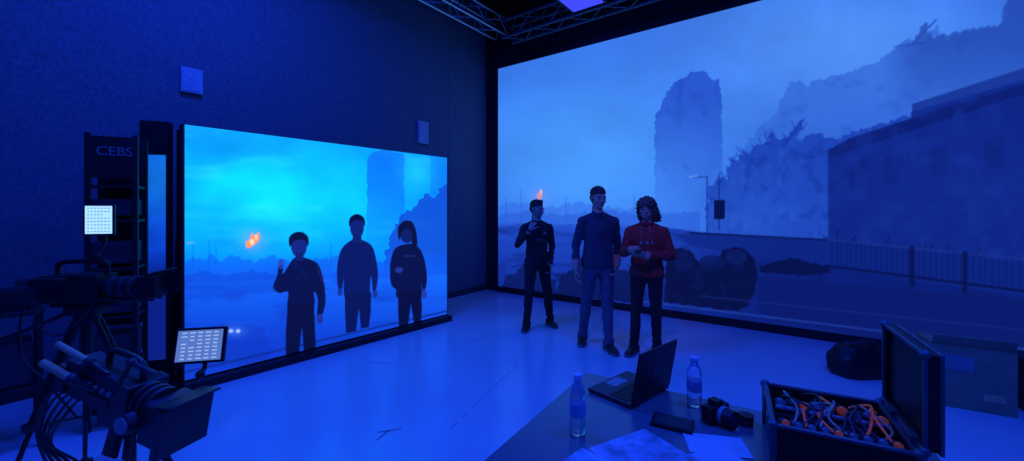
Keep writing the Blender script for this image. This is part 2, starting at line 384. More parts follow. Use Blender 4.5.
b.box(c+nT*.05+V((0,0,1.17)),(.2,.09,2.34),RT); b.box(c+nT*.05+V((0,0,.03)),(.34,.4,.06),RT)
b.build('cabinet',[M_black],st)
screen_mesh('picture',T0,dT,.175,.3,2.05,24,160,paint_strip,lambda S,Z:(140+S*100,210+414*(1.58-Z)/3.5),.9,st)
# ------------------------------------------------------------------ trusses and lamps
def truss(name,p0,p1,w=.29,seg=.3,m=M_alu):
    p0=V(p0);p1=V(p1);d=(p1-p0).normalized(); sd=d.cross(V((0,0,1))).normalized()*w/2; up=V((0,0,w/2)); L=(p1-p0).length
    cs=[sd+up,-sd+up,-sd-up,sd-up]; b=MB()
    for c in cs: b.cyl(p0+c,p1+c,.025,n=10)
    n=int(L/seg)
    for k in range(4):
        a,e=cs[k],cs[(k+1)%4]
        for i in range(n):
            q0=p0+d*(i*L/n);q1=p0+d*((i+1)*L/n)
            b.cyl(q0+(a if i%2 else e),q1+(e if i%2 else a),.011,n=6)
    return b.build(name,[m])
truss('lighting_truss',room(.55,.2,4.95),room(.55,7.5,4.95))
truss('lighting_truss',room(.9,.5,4.72),room(9.6,.5,4.72),m=M_edge)
truss('lighting_truss',room(.9,1.5,5.25),room(9.6,1.5,5.25),m=M_edge)
b=MB()
for a in (1.0,3.5,6.5,9.3):
    for bb in (.5,1.5): b.cyl(room(a,bb,4.88 if bb<1 else 5.41),room(a,bb,H),.012,n=8)
for bb in (.8,3,6): b.cyl(room(.55,bb,5.1),room(.55,bb,H),.012,n=8)
b.build('truss_hanger_cables',[M_blackm])
blue=(.006,.055,1)
M_glow=mat('lamp_diffuser',(.1,.1,.3),em=(.05,.05,1),ems=1.1)
def softbox(a,bb,z,w,e,col=blue,n='blue_panel_and_fill'):  # builds the panel in view and the added fill lamps
    p=empty(n); c=room(a,bb,z); q=MB(); q.box(c+V((0,0,.06)),(w,w,.1),RR,0); q.box(c+V((0,0,.005)),(w-.08,w-.08,.01),RR,1)
    q.cyl(c+V((0,0,.1)),V((c.x,c.y,H)),.015)
    q.build('housing',[M_blackm,M_glow],p)
    l=bpy.data.lights.new(n+'_lamp','AREA'); l.shape='SQUARE'; l.size=w-.1; l.energy=e; l.color=col
    o=bpy.data.objects.new('lamp',l); scn.collection.objects.link(o); o.location=c-V((0,0,.01)); o.rotation_euler=(0,0,YR); o.parent=p
softbox(2.6,1.0,4.56,.56,18,(.05,.05,1))
softbox(1.9,5.0,5.25,1.0,185)  # added fill lamp outside the view, raises the blue room light
softbox(6.2,3.8,5.25,1.0,145)  # another added blue fill, not in view
softbox(4.6,7.4,5.25,1.0,110)  # added unseen fill lamp for the blue ambient light
softbox(8.4,6.2,5.25,1.0,95)  # last added blue fill, out of view
sp=empty('added_warm_spot'); pc=room(4.9,5.2,4.9); tgt=V((1.4,4.7,1.1)); dd=(tgt-pc).normalized()  # added warm lamp out of view, brings out red hoodie and faces
b=MB(); b.cyl(pc-dd*.35,pc,.09,.09,20); b.cyl(pc,pc+dd*.12,.09,.11,20); b.cyl(pc-dd*.15,V((pc.x,pc.y,H)),.015); b.build('housing',[M_blackm],sp)
l=bpy.data.lights.new('spot','SPOT'); l.energy=32; l.color=(1,.47,.42); l.spot_size=.40; l.spot_blend=1; l.shadow_soft_size=.1
o=bpy.data.objects.new('lamp',l); scn.collection.objects.link(o); o.location=pc+dd*.14; o.rotation_euler=dd.to_track_quat('-Z','Y').to_euler(); o.parent=sp
M_spk=mat('speaker_grille',(.4,.4,.44),.6)
def speaker(a_b,z,w,h):
    b=MB(); c=room(.02,a_b,z); b.box(c,(.04,w,h),RR,0); b.box(c+dR*.022,(.006,w-.03,h-.03),RR,1)
    b.cyl(c+dR*.024+V((0,0,h*.15)),c+dR*.028+V((0,0,h*.15)),w*.16,n=16,mi=0)
    return b.build('wall_speaker',[M_spk,M_spk],bevel=.004)
speaker(4.83,2.94,.19,.26); speaker(1.66,2.87,.22,.37)
b=MB()
def tape(x1,y1,x2,y2,w=.025):
    d=V((x2-x1,y2-y1,0)); b.box(((x1+x2)/2,(y1+y2)/2,.001),(d.length,w,.002),rz(math.atan2(d.y,d.x)))
tape(-.96,2.94,-.80,2.99,.016); tape(-.88,2.97,-.93,2.84,.016)
x0,y0=-.44,3.0; x1,y1=.06,4.25
for k in range(9):
    t0=k/9+.01*(k%3);t1=t0+.07-.02*(k%2); tape(x0+(x1-x0)*t0,y0+(y1-y0)*t0,x0+(x1-x0)*t1,y0+(y1-y0)*t1,.009)
tape(-1.5,4.3,-1.2,4.25,.008); tape(-.5,5.0,-.25,5.2,.008)
b.build('floor_marking_tape',[M_tape])
# ------------------------------------------------------------------ people
def remeshed(mb,vox,it,fac=.5):
    o=mb.build('tmp',[]); r=o.modifiers.new('r','REMESH'); r.mode='VOXEL'; r.voxel_size=vox
    s=o.modifiers.new('s','SMOOTH'); s.factor=fac; s.iterations=it
    dg=bpy.context.evaluated_depsgraph_get(); dg.update()
    me=bpy.data.meshes.new_from_object(o.evaluated_get(dg)); bpy.data.objects.remove(o)
    me.polygons.foreach_set('use_smooth',[True]*len(me.polygons)); me.materials.clear(); return me
def link(me,name,mats,parent):
    me.name=name
    for m in mats: me.materials.append(m)
    o=bpy.data.objects.new(name,me); scn.collection.objects.link(o); o.parent=parent; return o
def segd(P,a,b):
    a=np.array(a);b=np.array(b);d=b-a;t=np.clip((P-a)@d/(d@d),0,1); return np.linalg.norm(P-a-t[:,None]*d,axis=1),t
def hand(mb,W,d,n,side,curl,tc=.5):
    W=V(W);d=V(d).normalized();n=V(n);n=(n-d*n.dot(d)).normalized();t=d.cross(n)*side
    R=Matrix((t,d,n)).transposed()
    mb.cap(W-d*.04,W+d*.02,.026,.025)
    mb.ell(W+d*.052,(.041,.054,.017),R); mb.ell(W+d*.075,(.04,.03,.015),R); mb.ell(W+d*.04+t*.02+n*.006,(.02,.035,.016),R)
    for i,L in enumerate((.074,.083,.077,.06)):
        p=W+d*(.092-.004*abs(i-1.2))+t*(.031-.0207*i); al=curl*.45+i*.05; dirp=d+t*(.10-.07*i)
        for j,q in enumerate((.46,.3,.24)):
            dd=(dirp.normalized()*math.cos(al)+n*math.sin(al)); p2=p+dd*L*q*1.05
            mb.cap(p,p2,.0092-.0008*j,.0086-.0009*j); p=p2; al+=curl*.75
    p=W+d*.028+t*.032+n*.006; dd=(t*.75+d*.75+n*.35).normalized(); p2=p+dd*.042; mb.cap(p,p2,.013,.0105)
    dd=(dd*(1-tc)+ (d+n*.5-t*.1).normalized()*tc).normalized(); mb.cap(p2,p2+dd*.034,.0105,.0085)
def shoe(mb,ax,ay,yaw,k=1):
    R=rz(yaw); sec=[(.085,.018,.05),(.075,.034,.075),(.045,.039,.10),(.0,.039,.105),(-.05,.044,.08),(-.10,.049,.062),(-.145,.045,.052),(-.175,.03,.042),(-.188,.012,.03)]
    for mi,(gw,z0) in enumerate(((0,.022),(.004,0))):
        vs=[];n=14
        for y,w,h in sec:
            w+=gw; hh=h if mi==0 else .028
            for i in range(n):
                t=2*math.pi*i/n; cx=math.cos(t);cz=math.sin(t)
                x=w*math.copysign(abs(cx)**.7,cx); z=z0+(hh-z0)*(.5+.5*math.copysign(abs(cz)**.7,cz))
                yy=y*(1.03 if mi else 1); vs.append(V((ax,ay,0))+R@V((x,yy,z)))
        m=len(sec); fs=[(j*n+i,(j+1)*n+i,(j+1)*n+(i+1)%n,j*n+(i+1)%n) for j in range(m-1) for i in range(n)]
        mb.add(vs,fs+[tuple(range(n)),tuple(range((m-1)*n,m*n))[::-1]],mi,True)
def person(name,loc,yaw,k,J,cl,head,hands,hair='short'):
    E=empty(name,loc,yaw,k)
    b=MB(); hem=cl.get('hem',.93); lx=J.get('lean',0); g=cl.get('girth',1.)
    b.loft([(0,0,.80,.10,.08),(0,0,.86,.155*g,.108),(0,.005,.93,.164*g,.115),(0,.005,1.0,.152*g,.108),(lx*.3,0,1.08,.143*g,.105),(lx*.5,0,1.18,.152*g,.112),(lx*.8,0,1.27,.168,.12),(lx,0,1.34,.172,.114),(lx,.004,1.40,.150,.094),(lx,.006,1.45,.085,.068),(lx,.006,1.49,.06,.058)])
    f=cl.get('flare',.012)
    b.loft([(lx*.1,.003,hem,.162*g+f,.113+f),(lx*.2,.003,hem+.06,.158*g+f,.112+f),(lx*.3,0,hem+.15,.146*g+f*.8,.106+f*.8),(lx*.5,0,1.2,.152*g,.112)])
    b.cap((lx,.012,1.44),(lx+head['off'][0]*.5,.0,1.53),.056,.052)
    segs=[((0,0,.95),(lx,0,1.38),.15,'t'),((lx,.012,1.40),(lx,0,1.55),.06,'n')]
    for s in 'ab':
        sh,el,wr=J[s+'arm']; ur,er,wr_r=cl.get('armr',(.055,.046,.036))
        b.cap(sh,el,ur,er); b.cap(el,wr,er*.97,wr_r)
        sx=1 if sh[0]>0 else -1
        b.cap((lx+sx*.045,.008,1.445),(sh[0]*.93,sh[1],sh[2]+.008),.042,ur*.88)
        segs+= [(sh,el,ur,'u'),(el,wr,er,'f')]
        hp,kn,an=J[s+'leg']
        b.cap(hp,kn,.092,.064); b.cap(kn,an,.062,.05)
        kc=V(kn)*.6+V(an)*.4; b.ell(kc+V((0,.015,0)),(.06,.063,.13))
        b.cyl(V(an)+V((0,0,.05)),V((an[0],an[1]+.005,.035)),.052,.064,16)
        segs+=[(hp,kn,.09,'l'),(kn,an,.06,'l')]
    me=remeshed(b,.011,5)
    nv=len(me.vertices); co=np.empty(nv*3); me.vertices.foreach_get('co',co); co=co.reshape(-1,3)
    no=np.empty(nv*3); me.vertices.foreach_get('normal',no); no=no.reshape(-1,3)
    for i in range(nv):
        p=co[i]; q=noise.noise(V((p[0]*9+k*40,p[1]*9,p[2]*16+p[0]*10)))
        near=max(math.exp(-((p[2]-.5)/.12)**2),math.exp(-((p[2]-1.0)/.12)**2),math.exp(-((p[2]-.12)/.08)**2),.4)
        co[i]+=no[i]*(abs(q)*-.030+.006)*near
    me.vertices.foreach_set('co',co.ravel()); me.update()
    nf=len(me.polygons); fc=np.empty(nf*3); me.polygons.foreach_get('center',fc); fc=fc.reshape(-1,3)
    D=[];T=[]
    for a,c,r,_ in segs: d,t=segd(fc,a,c); D.append(d/r if _ in 'tn' else d/r*.95); T.append(t)
    D=np.array(D);T=np.array(T); w=D.argmin(0); mi=np.zeros(nf,int)
    lab=[s[3] for s in segs]
    for i in range(nf):
        L=lab[w[i]]; z=fc[i][2]; t=T[w[i],i]; x=0
        if L=='l' : x=1
        elif L=='t' or L=='n':
            x=0 if z>hem else 1
            if z>1.475: x=2
        elif L=='f' and t>cl.get('sleeve',.97): x=2
        if L=='l' and z>hem: x=0
        mi[i]=x
    me.polygons.foreach_set('material_index',mi)
    link(me,'body',[cl['top'],cl['bottom'],M_skin],E)
    b=MB()
    cz=1.478; ring=[]
    for i in range(17):
        t=2*math.pi*i/16; ring.append((lx+.062*math.sin(t),.006-.064*math.cos(t)-.006,cz-.016*math.cos(t)))
    b.path(ring,.012 if hair!='long' else .022,8,0,3)
    if hair=='long':
        b.ell((lx,.105,1.42),(.11,.05,.075)); b.path([(lx-.04,-.10,1.45),(lx-.045,-.125,1.36),(lx-.04,-.13,1.28)],.0022,6,1); b.path([(lx+.04,-.10,1.45),(lx+.05,-.125,1.38),(lx+.045,-.13,1.30)],.0022,6,1)
    else:
        for sx in(-1,1): b.add([(sx*.008,-.078,1.468),(sx*.05,-.07,1.478),(sx*.055,-.105,1.425),(sx*.02,-.112,1.43)],[(0,1,2,3)],0)
    for s in 'ab':
        sh,el,wr=J[s+'arm']; d=(V(wr)-V(el)).normalized(); sl=cl.get('sleeve',1)
        q=V(el).lerp(V(wr),sl) if sl<.9 else V(wr); r=.041 if sl>=.9 else .046
        b.cyl(q-d*.03,q+d*.012,r,r-.003,16)
    for (p,r,R) in cl.get('prints',[]): b.box(p,r,rz(R) if R else None,1)
    b.build('collar_and_cuffs',[cl['top'],cl.get('pmat',M_paper)],E)
    b=MB()
    for s,fy in (('a',J['feet'][0]),('b',J['feet'][1])):
        an=J[s+'leg'][2]; shoe(b,an[0],an[1]-.005,fy)
    b.build('shoes',[M_shoe,M_sole],E)
    hb=MB()
    for h in hands: hand(hb,*h)
    link(remeshed(hb,.0042,2),'hands',[M_skin],E)
    hd=MB()
    hd.ell((0,.014,.032),(.076,.097,.088)); hd.ell((0,-.022,-.018),(.063,.07,.085)); hd.ell((0,-.036,-.068),(.047,.05,.04))
    hd.ell((0,-.072,-.092),(.02,.016,.017)); hd.ell((0,.0,-.045),(.062,.06,.05))
    hd.cap((0,-.085,.012),(0,-.108,-.026),.009,.0125); 
    for sx in(-1,1):
        hd.ell((sx*.011,-.1,-.03),(.009,.012,.008)); hd.ell((sx*.03,-.082,.021),(.024,.011,.009)); hd.ell((sx*.038,-.066,-.028),(.022,.018,.02))
        hd.ell((sx*.079,.01,-.006),(.009,.019,.032),Matrix.Rotation(sx*.3,3,'Z'))
    hd.ell((0,-.088,-.056),(.026,.012,.014)); hd.cap((0,.018,-.06),(0,.03,-.15),.055,.055)
    hm=remeshed(hd,.0055,3)
    HM=Matrix.Translation(V((lx,0,1.633))+V(head['off']))@Matrix.Rotation(head['yaw'],4,'Z')@Matrix.Rotation(head['pitch'],4,'X')
    ho=link(hm,'head',[M_skin],E); ho.matrix_local=HM
    fb=MB()
    for sx in(-1,1):
        fb.ell((sx*.031,-.0835,.002),(.014,.0085,.0065),mi=0); fb.ell((sx*.031,-.0905,.002),(.0055,.003,.0055),mi=1)
        fb.path([(sx*.014,-.096,.02),(sx*.032,-.097,.027),(sx*.05,-.085,.02)],.0035,6,3)
    fb.ell((0,-.099,-.0535),(.023,.006,.0045),mi=2); fb.ell((0,-.098,-.061),(.019,.006,.005),mi=2)
    hmat=M_hair2 if hair=='long' else M_hair
    fo=fb.build('face_details',[M_eye,M_iris,M_lip,hmat],E); fo.matrix_local=HM
    hb=MB(); 
    hb.ell((0,.022,.058),(.083,.101,.078)); hb.ell((0,.05,.012),(.078,.07,.085)); 
    for sx in(-1,1): hb.ell((sx*.064,.018,.03),(.018,.03,.045))
    if hair=='quiff': hb.ell((0,-.045,.108),(.05,.04,.026))
    if hair=='long':
        hb.ell((0,.03,.07),(.10,.105,.075)); hb.ell((0,.065,-.03),(.10,.065,.12))
        for sx in (-1,1): hb.ell((sx*.085,.025,-.04),(.035,.05,.10)); hb.ell((sx*.08,.03,-.11),(.04,.05,.06))
    me=remeshed(hb,.007,2)
    for v in me.vertices:
        q=noise.noise(v.co*(38 if hair=='long' else 60)); v.co+=v.normal*q*(.014 if hair=='long' else .006)
    link(me,'hair',[hmat],E).matrix_local=HM
    if hair=='long':
        cb=MB(); rr=random.Random(3)
        for i in range(70):
            th=rr.uniform(-.35,math.pi+.35); x=.10*math.cos(th); y=.03+.085*math.sin(th); z=rr.uniform(.0,.09); L=rr.uniform(.12,.22); ph=rr.uniform(0,6)
            cb.path([(x*(1.0+.25*t)+.011*math.cos(ph+t*14),y+.011*math.sin(ph+t*14)+.01*t,z-L*t) for t in [q/9 for q in range(10)]],.0055,5,0,2)
        cb.build('hair_curls',[hmat],E).matrix_local=HM
    return E
P1=person('man_in_black_jersey',(.335,5.54,0),math.radians(14),1.715/1.76,
 dict(aarm=((-.178,0,1.378),(-.29,-.05,1.15),(-.16,-.19,1.36)),barm=((.178,0,1.378),(.235,.05,1.11),(.165,-.07,.89)),
  aleg=((-.088,0,.90),(-.13,-.06,.50),(-.155,-.03,.09)),bleg=((.088,0,.90),(.15,.0,.50),(.215,.08,.09)),feet=(-.5,.15)),
 dict(top=M_jkt,bottom=M_trou,hem=.92,armr=(.057,.047,.037),pmat=M_grey,prints=[((.07,-.112,1.31),(.035,.006,.03),0),((.0,-.121,1.22),(.09,.006,.010),0)]),
 dict(off=(0,-.012,.0),yaw=.45,pitch=.08),
 [((-.16,-.19,1.36),(.5,.15,.85),(.5,.6,-.3),-1,1.0),((.165,-.07,.89),(-.12,-.2,-.9),(-.9,-.2,.1),-1,.9)],'quiff')
b=MB(); b.box((.13,-.112,.80),(.012,.075,.15),Matrix.Rotation(.2,3,'X')); b.build('phone_in_hand',[M_black],P1,bevel=.004)
P2=person('man_in_navy_shirt',(1.0,4.80,0),math.radians(6),1.85/1.76,
 dict(aarm=((-.18,0,1.375),(-.245,.04,1.10),(-.265,-.05,.86)),barm=((.18,0,1.375),(.24,.06,1.11),(.19,-.06,.90)),
  aleg=((-.088,0,.90),(-.115,.05,.50),(-.135,.15,.09)),bleg=((.088,0,.90),(.085,-.05,.50),(.065,-.15,.09)),feet=(-.35,.12)),
 dict(top=M_navy,bottom=M_jean,hem=.885,flare=.02,armr=(.058,.047,.036),sleeve=.5,girth=1.04,prints=[((0,-.118,1.2),(.008,.004,.2),0)],pmat=M_dark),
 dict(off=(0,-.008,.0),yaw=.12,pitch=.1),
 [((-.265,-.05,.86),(-.05,-.25,-1),(.9,-.3,0),1,.7),((.19,-.06,.90),(-.25,-.4,-.8),(-.9,.1,0),-1,.9)],'short')
P3=person('man_in_red_hoodie',(1.49,4.58,0),math.radians(-24),1.725/1.77,
 dict(aarm=((-.178,0,1.375),(-.245,-.06,1.13),(-.13,-.27,1.19)),barm=((.178,0,1.375),(.26,-.01,1.11),(.03,-.26,1.13)),
  aleg=((-.088,0,.90),(-.11,-.03,.50),(-.13,-.06,.09)),bleg=((.088,0,.90),(.10,.0,.50),(.105,.05,.09)),feet=(-.3,.2)),
 dict(top=M_red,bottom=M_trou,hem=.875,flare=.022,girth=1.08,armr=(.066,.057,.045),pmat=M_grey,prints=[((-.045,-.125,1.26),(.03,.004,.035),0),((.02,-.127,1.26),(.025,.004,.035),0),((.07,-.121,1.26),(.018,.004,.03),0)]),
 dict(off=(0,-.035,-.012),yaw=-.25,pitch=.5),
 [((-.13,-.27,1.19),(.45,-.75,.1),(.8,.3,-.2),-1,.9),((.03,-.26,1.13),(-.55,-.6,.25),(-.3,.5,.6),1,.9)],'long')
b=MB(); b.box((-.05,-.345,1.205),(.075,.13,.014),Matrix.Rotation(.4,3,'X')); b.box((-.05,-.342,1.213),(.062,.11,.002),Matrix.Rotation(.4,3,'X'),1)
b.build('handset',[M_black,mat('handset_glass',(.02,.02,.03),.15)],P3,bevel=.003)
# ------------------------------------------------------------------ table with laptop, bottles, papers
K=V((.38,2.12,0)); tu=V((-.535,-.845,0)); tv=V((.845,-.535,0)); yt=math.atan2(tv.y,tv.x); Rt=rz(yt)
def tp(u,v,z=0): return K+tu*u+tv*v+V((0,0,z))
b=MB(); TW=1.28; TD=1.25
b.box(tp(TD/2,TW/2,.735),(TW,TD,.03),Rt,0)
for u in(.07,TD-.07):
    for v in(.07,TW-.07): b.cyl(tp(u,v,0),tp(u,v,.72),.02,n=12,mi=1)
for u in(.07,TD-.07): b.box(tp(u,TW/2,.69),(TW-.14,.03,.05),Rt,1)
b.build('work_table',[M_white,M_blackm],bevel=.003)
lp=empty('laptop'); hm=V((.612,1.82,.75)); lu=V((.75,.66,0)).normalized(); lf=V((-lu.y,lu.x,0)); Rl=rz(math.atan2(lu.y,lu.x))
b=MB(); W_,D_=.31,.225
b.box(hm+lf*D_/2+V((0,0,.011)),(W_,D_,.016),Rl,0)
for r in range(5):
    for c in range(13): b.box(hm+lf*(.035+r*.02)+lu*((c-6)*.0215)+V((0,0,.0205)),(.018,.0165,.003),Rl,1)
b.box(hm+lf*.18+V((0,0,.0195)),(.1,.06,.0015),Rl,2)
for x in(-.12,.12): b.cyl(hm+lu*(x-.02)+V((0,0,.018)),hm+lu*(x+.02)+V((0,0,.018)),.007)
b.build('base',[M_dark,M_black,M_grey],lp,bevel=.002)
b=MB(); tilt=Matrix.Rotation(math.radians(10),3,'X'); Rlid=Rl@tilt; cl_=hm+V((0,0,.02))+Rlid@V((0,0,.112))
b.box(cl_,(W_,.008,.222),Rlid,0); b.box(cl_+Rlid@V((0,.0045,.004)),(W_-.02,.001,.19),Rlid,1); b.box(cl_+Rlid@V((0,-.0045,0)),(.05,.001,.05),Rlid,2)
b.build('lid',[M_black,mat('laptop_display',(.01,.01,.02),.2,em=(.1,.25,.8),ems=.25),M_dark],lp,bevel=.002)
def bottle(x,y,h):
    p=empty('water_bottle'); b=MB(); s=h/.22
    b.lathe([(.022,0),(.029,.006),(.030,.02),(.0285,.03),(.030,.04),(.0285,.05),(.030,.06),(.030,.125),(.029,.15),(.022,.175),(.0125,.192),(.0125,.2)],(0,0,0),0)
    b.lathe([(.0304,.07),(.0306,.072),(.0306,.115),(.0304,.117)],(0,0,0),1); b.lathe([(.0155,.198),(.0158,.2),(.0158,.218),(.014,.22)],(0,0,0),2)
    o=b.build('bottle',[M_bottle,M_label,M_cap],p); p.location=(x,y,.75); p.scale=(1,1,s)
bottle(.243,1.535,.222); bottle(.775,1.76,.205)
b=MB()
def sheet(px,py,w,h,a,z=.7515,mi=0): b.box((px,py,z),(w,h,.0015),rz(a),mi)
sheet(.43,1.42,.27,.19,.5,mi=1); sheet(.22,1.28,.26,.19,.8,.7535,1); sheet(.72,1.46,.2,.13,-.2,.752); sheet(.66,1.34,.21,.15,.3,.7545,0); sheet(.50,1.28,.2,.28,-.3,.7555,1)
b.build('paper_sheets',[M_paper,M_print])
b=MB(); b.box((.62,1.60,.7565),(.15,.10,.013),rz(-.5),0); b.box((.62,1.60,.764),(.13,.08,.002),rz(-.5),1); b.build('tablet',[M_black,M_dark],bevel=.003)
b=MB(); Rc=rz(.5); c=V((.80,1.63,.75))
b.box(c+V((0,0,.035)),(.11,.045,.065),Rc,0); b.cyl(c+V((0,0,.035)),c+Rc@V((0,-.08,0))+V((0,0,.035)),.031,.034,20,0); b.cyl(c+Rc@V((0,-.08,0))+V((0,0,.035)),c+Rc@V((0,-.082,0))+V((0,0,.035)),.027,.027,20,2)
b.box(c+Rc@V((0,.0,.076)),(.04,.04,.02),Rc,0); b.cyl(c+Rc@V((.04,0,.067)),c+Rc@V((.04,0,.076)),.009,mi=1)
b.cyl(c+Rc@V((0,-.03,.035)),c+Rc@V((0,-.045,.035)),.036,.036,20,1)
b.build('photo_camera',[M_black,M_grey,mat('lens_glass',(.02,.02,.05),.08)],bevel=.003)
b=MB(); b.cyl((.905,1.60,.75),(.905,1.60,.785),.024,.026,20,0); b.cyl((.905,1.60,.785),(.905,1.60,.79),.027,.027,20,1); b.build('lens_cap_stack',[M_dark,M_black])
# ------------------------------------------------------------------ open flight case
fc=empty('flight_case'); H1=V((1.29,1.45,0)); w_=V((-.47,-.883,0)).normalized(); e_=V((-.883,.47,0)).normalized()
FW,FE=.35,.345; yf=math.atan2(e_.y,e_.x); Rf=rz(yf)
def fp(u,v,z): return H1+w_*u+e_*v+V((0,0,z))
z0=.752; zr=.905
b=MB(); t=.012
b.box(fp(FW/2,FE/2,z0+.006),(FE,FW,.012),Rf,0)
b.box(fp(0+t/2,FE/2,(z0+zr)/2),(FE,t,zr-z0),Rf,0); b.box(fp(FW-t/2,FE/2,(z0+zr)/2),(FE,t,zr-z0),Rf,0)
b.box(fp(FW/2,t/2,(z0+zr)/2),(t,FW,zr-z0),Rf,0); b.box(fp(FW/2,FE-t/2,(z0+zr)/2),(t,FW,zr-z0),Rf,0)
for u in(0,FW):
    for v in(0,FE): b.box(fp(u,v,(z0+zr)/2+.001),(.02,.02,zr-z0),Rf,1); b.ell(fp(u,v,zr),(.016,.016,.016),mi=1)
for u in(0,FW): b.box(fp(u,FE/2,zr),(FE,.016,.010),Rf,1)
for v in(0,FE): b.box(fp(FW/2,v,zr),(.016,FW,.010),Rf,1)
for u in(.1,.27): b.box(fp(u,FE+.006,zr-.03),(.012,.05,.06),Rf,1)
b.box(fp(FW/2,FE/2,z0+.035),(FE-.03,FW-.03,.05),Rf,2)
b.build('case_body',[M_black,M_edge,M_dark],fc,bevel=.002)
b=MB(); lh=.265; ld=.034
def lpnt(u,z,o=0): return fp(u,-.010-o,zr+.012+z)
b.box(lpnt(FW/2,lh/2,ld-.004),(.008,FW,lh),Rf,0)
b.box(lpnt(FW/2,.006,ld/2),(ld,FW,.012),Rf,0); b.box(lpnt(FW/2,lh-.006,ld/2),(ld,FW,.012),Rf,0)
b.box(lpnt(.006,lh/2,ld/2),(ld,.012,lh),Rf,0); b.box(lpnt(FW-.006,lh/2,ld/2),(ld,.012,lh),Rf,0)
for o_ in(0,ld):
    for u in(0,FW): b.box(lpnt(u,lh/2,o_),(.010,.010,lh+.01),Rf,1)
    for z in(0,lh): b.box(lpnt(FW/2,z,o_),(.010,FW,.010),Rf,1)
for u in(0,FW):
    for z in(0,lh): b.ell(lpnt(u,z,0),(.013,)*3,mi=1)
b.box(lpnt(FW/2,lh/2,ld-.014),(.012,FW-.04,lh-.04),Rf,2)
b.box(lpnt(.1,.0,-.006),(.02,.06,.03),Rf,1); b.box(lpnt(.27,.0,-.006),(.02,.06,.03),Rf,1)
b.build('case_lid',[M_black,M_edge,M_black],fc,bevel=.002)
b=MB()
for i in range(9):
    v=.035+i*.034
    p0=fp(.04,v,zr-.045); p1=fp(.16,v,zr-.0+.008*(i%2)); b.cyl(p0,p1,.0125,.0125,12,0); b.cyl(p1,p1+(p1-p0).normalized()*.03,.0145,.011,12,1 if i%3 else 2)
    b.cyl(p0+(p1-p0)*.3,p0+(p1-p0)*.4,.015,.015,12,1)
    q0=fp(.205,v,zr-.05); q1=fp(.31,v,zr-.005); b.cyl(q0,q1,.0135,.0135,12,0); b.cyl(q1,q1+(q1-q0).normalized()*.018,.011,.008,12,1 if i%4 else 2)
    b.cyl(q0+(q1-q0)*.5,q0+(q1-q0)*.6,.0155,.0155,12,1)
b.cyl(fp(.19,.02,zr-.006),fp(.19,FE-.02,zr-.006),.009,mi=1)
rr=random.Random(5)
for i in range(16):
    v=.04+i*.0175; b.path([fp(.10+rr.uniform(-.04,.05),v,zr+.005),fp(.17+rr.uniform(-.03,.03),min(max(v+rr.uniform(-.05,.05),.03),.31),zr+rr.uniform(.012,.04)),fp(.24,min(max(v+rr.uniform(-.05,.05),.03),.31),zr+rr.uniform(0,.025)),fp(.30,v,zr-.01)],.004,6,(2,0,3,0)[i%4])
b.build('microphone_transmitters_and_cables',[M_dark,M_grey,M_orange_glow,M_tan],fc)
# ------------------------------------------------------------------ floor items to the right
b=MB(); Rk=rz(YR+.1); c=V((3.72,3.42,0))
b.box(c+V((0,0,.25)),(.48,.38,.5),Rk,0); b.box(c+V((0,0,.502)),(.484,.05,.003),Rk,1); b.box(c+Rk@V((-.08,-.192,.36)),(.18,.003,.12),Rk,2); b.box(c+Rk@V((.12,-.192,.12)),(.12,.003,.06),Rk,1)
b.box(c+Rk@V((0,-.2,.53)),(.46,.006,.12),Rk@Matrix.Rotation(.6,3,'X'),0)
b.build('cardboard_box',[M_card,M_tan,M_grey])
c=V((3.33,3.98,0)); bb_=MB()
bb_.loft([(0,0,.0,.22,.14),(0,0,.04,.26,.16),(0,0,.17,.25,.15),(.01,0,.27,.2,.11),(.02,0,.31,.08,.04)],0,24,3); bb_.cap((-.1,.0,.27),(.12,0,.29),.05,.04)
me=remeshed(bb_,.012,4)
for v in me.vertices: v.co+=v.normal*noise.noise(v.co*9)*.02; v.co.z=max(v.co.z,0)
bag=empty('equipment_bag',c); link(me,'bag_body',[M_black],bag); b=MB()
b.path([(-.12,-.04,.28),(-.1,-.09,.33),(.08,-.1,.34),(.12,-.04,.29)],.011,8,0); b.build('handles',[M_dark],bag)
b=MB(); c=V((4.16,3.25,0)); b.box(c+V((0,0,.2)),(.26,.3,.4),rz(-.5),0); b.box(c+V((0,0,.41)),(.28,.32,.03),rz(-.5),1); b.cyl(c+V((-.08,0,.42)),c+V((.08,0,.42)),.015,mi=1); b.build('stage_weight_case',[M_black,M_dark],bevel=.01)
# ------------------------------------------------------------------ studio camera (middle left) on tripod
def tripod(b,c,z,r,mi=0,a0=.3):
    c=V(c)
    for i in range(3):
        a=a0+i*2.094; f=V((c.x+r*math.cos(a),c.y+r*math.sin(a),.012)); top=V((c.x+.05*math.cos(a),c.y+.05*math.sin(a),z)); md=top.lerp(f,.5); s=V((-math.sin(a),math.cos(a),0))*.018
        b.cyl(top+s,md+s,.012,mi=mi); b.cyl(top-s,md-s,.012,mi=mi); b.cyl(md+(top-md)*.1,f,.011,mi=mi); b.box(md,(.06,.05,.04),rz(a),mi); b.ell(f+V((0,0,.01)),(.025,.025,.02),mi=mi)
        b.cyl(V((c.x,c.y,z*.45)),md,.007,mi=mi)
    b.cyl((c.x,c.y,z*.42),(c.x,c.y,z),.018,mi=mi); b.cyl((c.x,c.y,z-.02),(c.x,c.y,z+.06),.06,.05,20,mi)
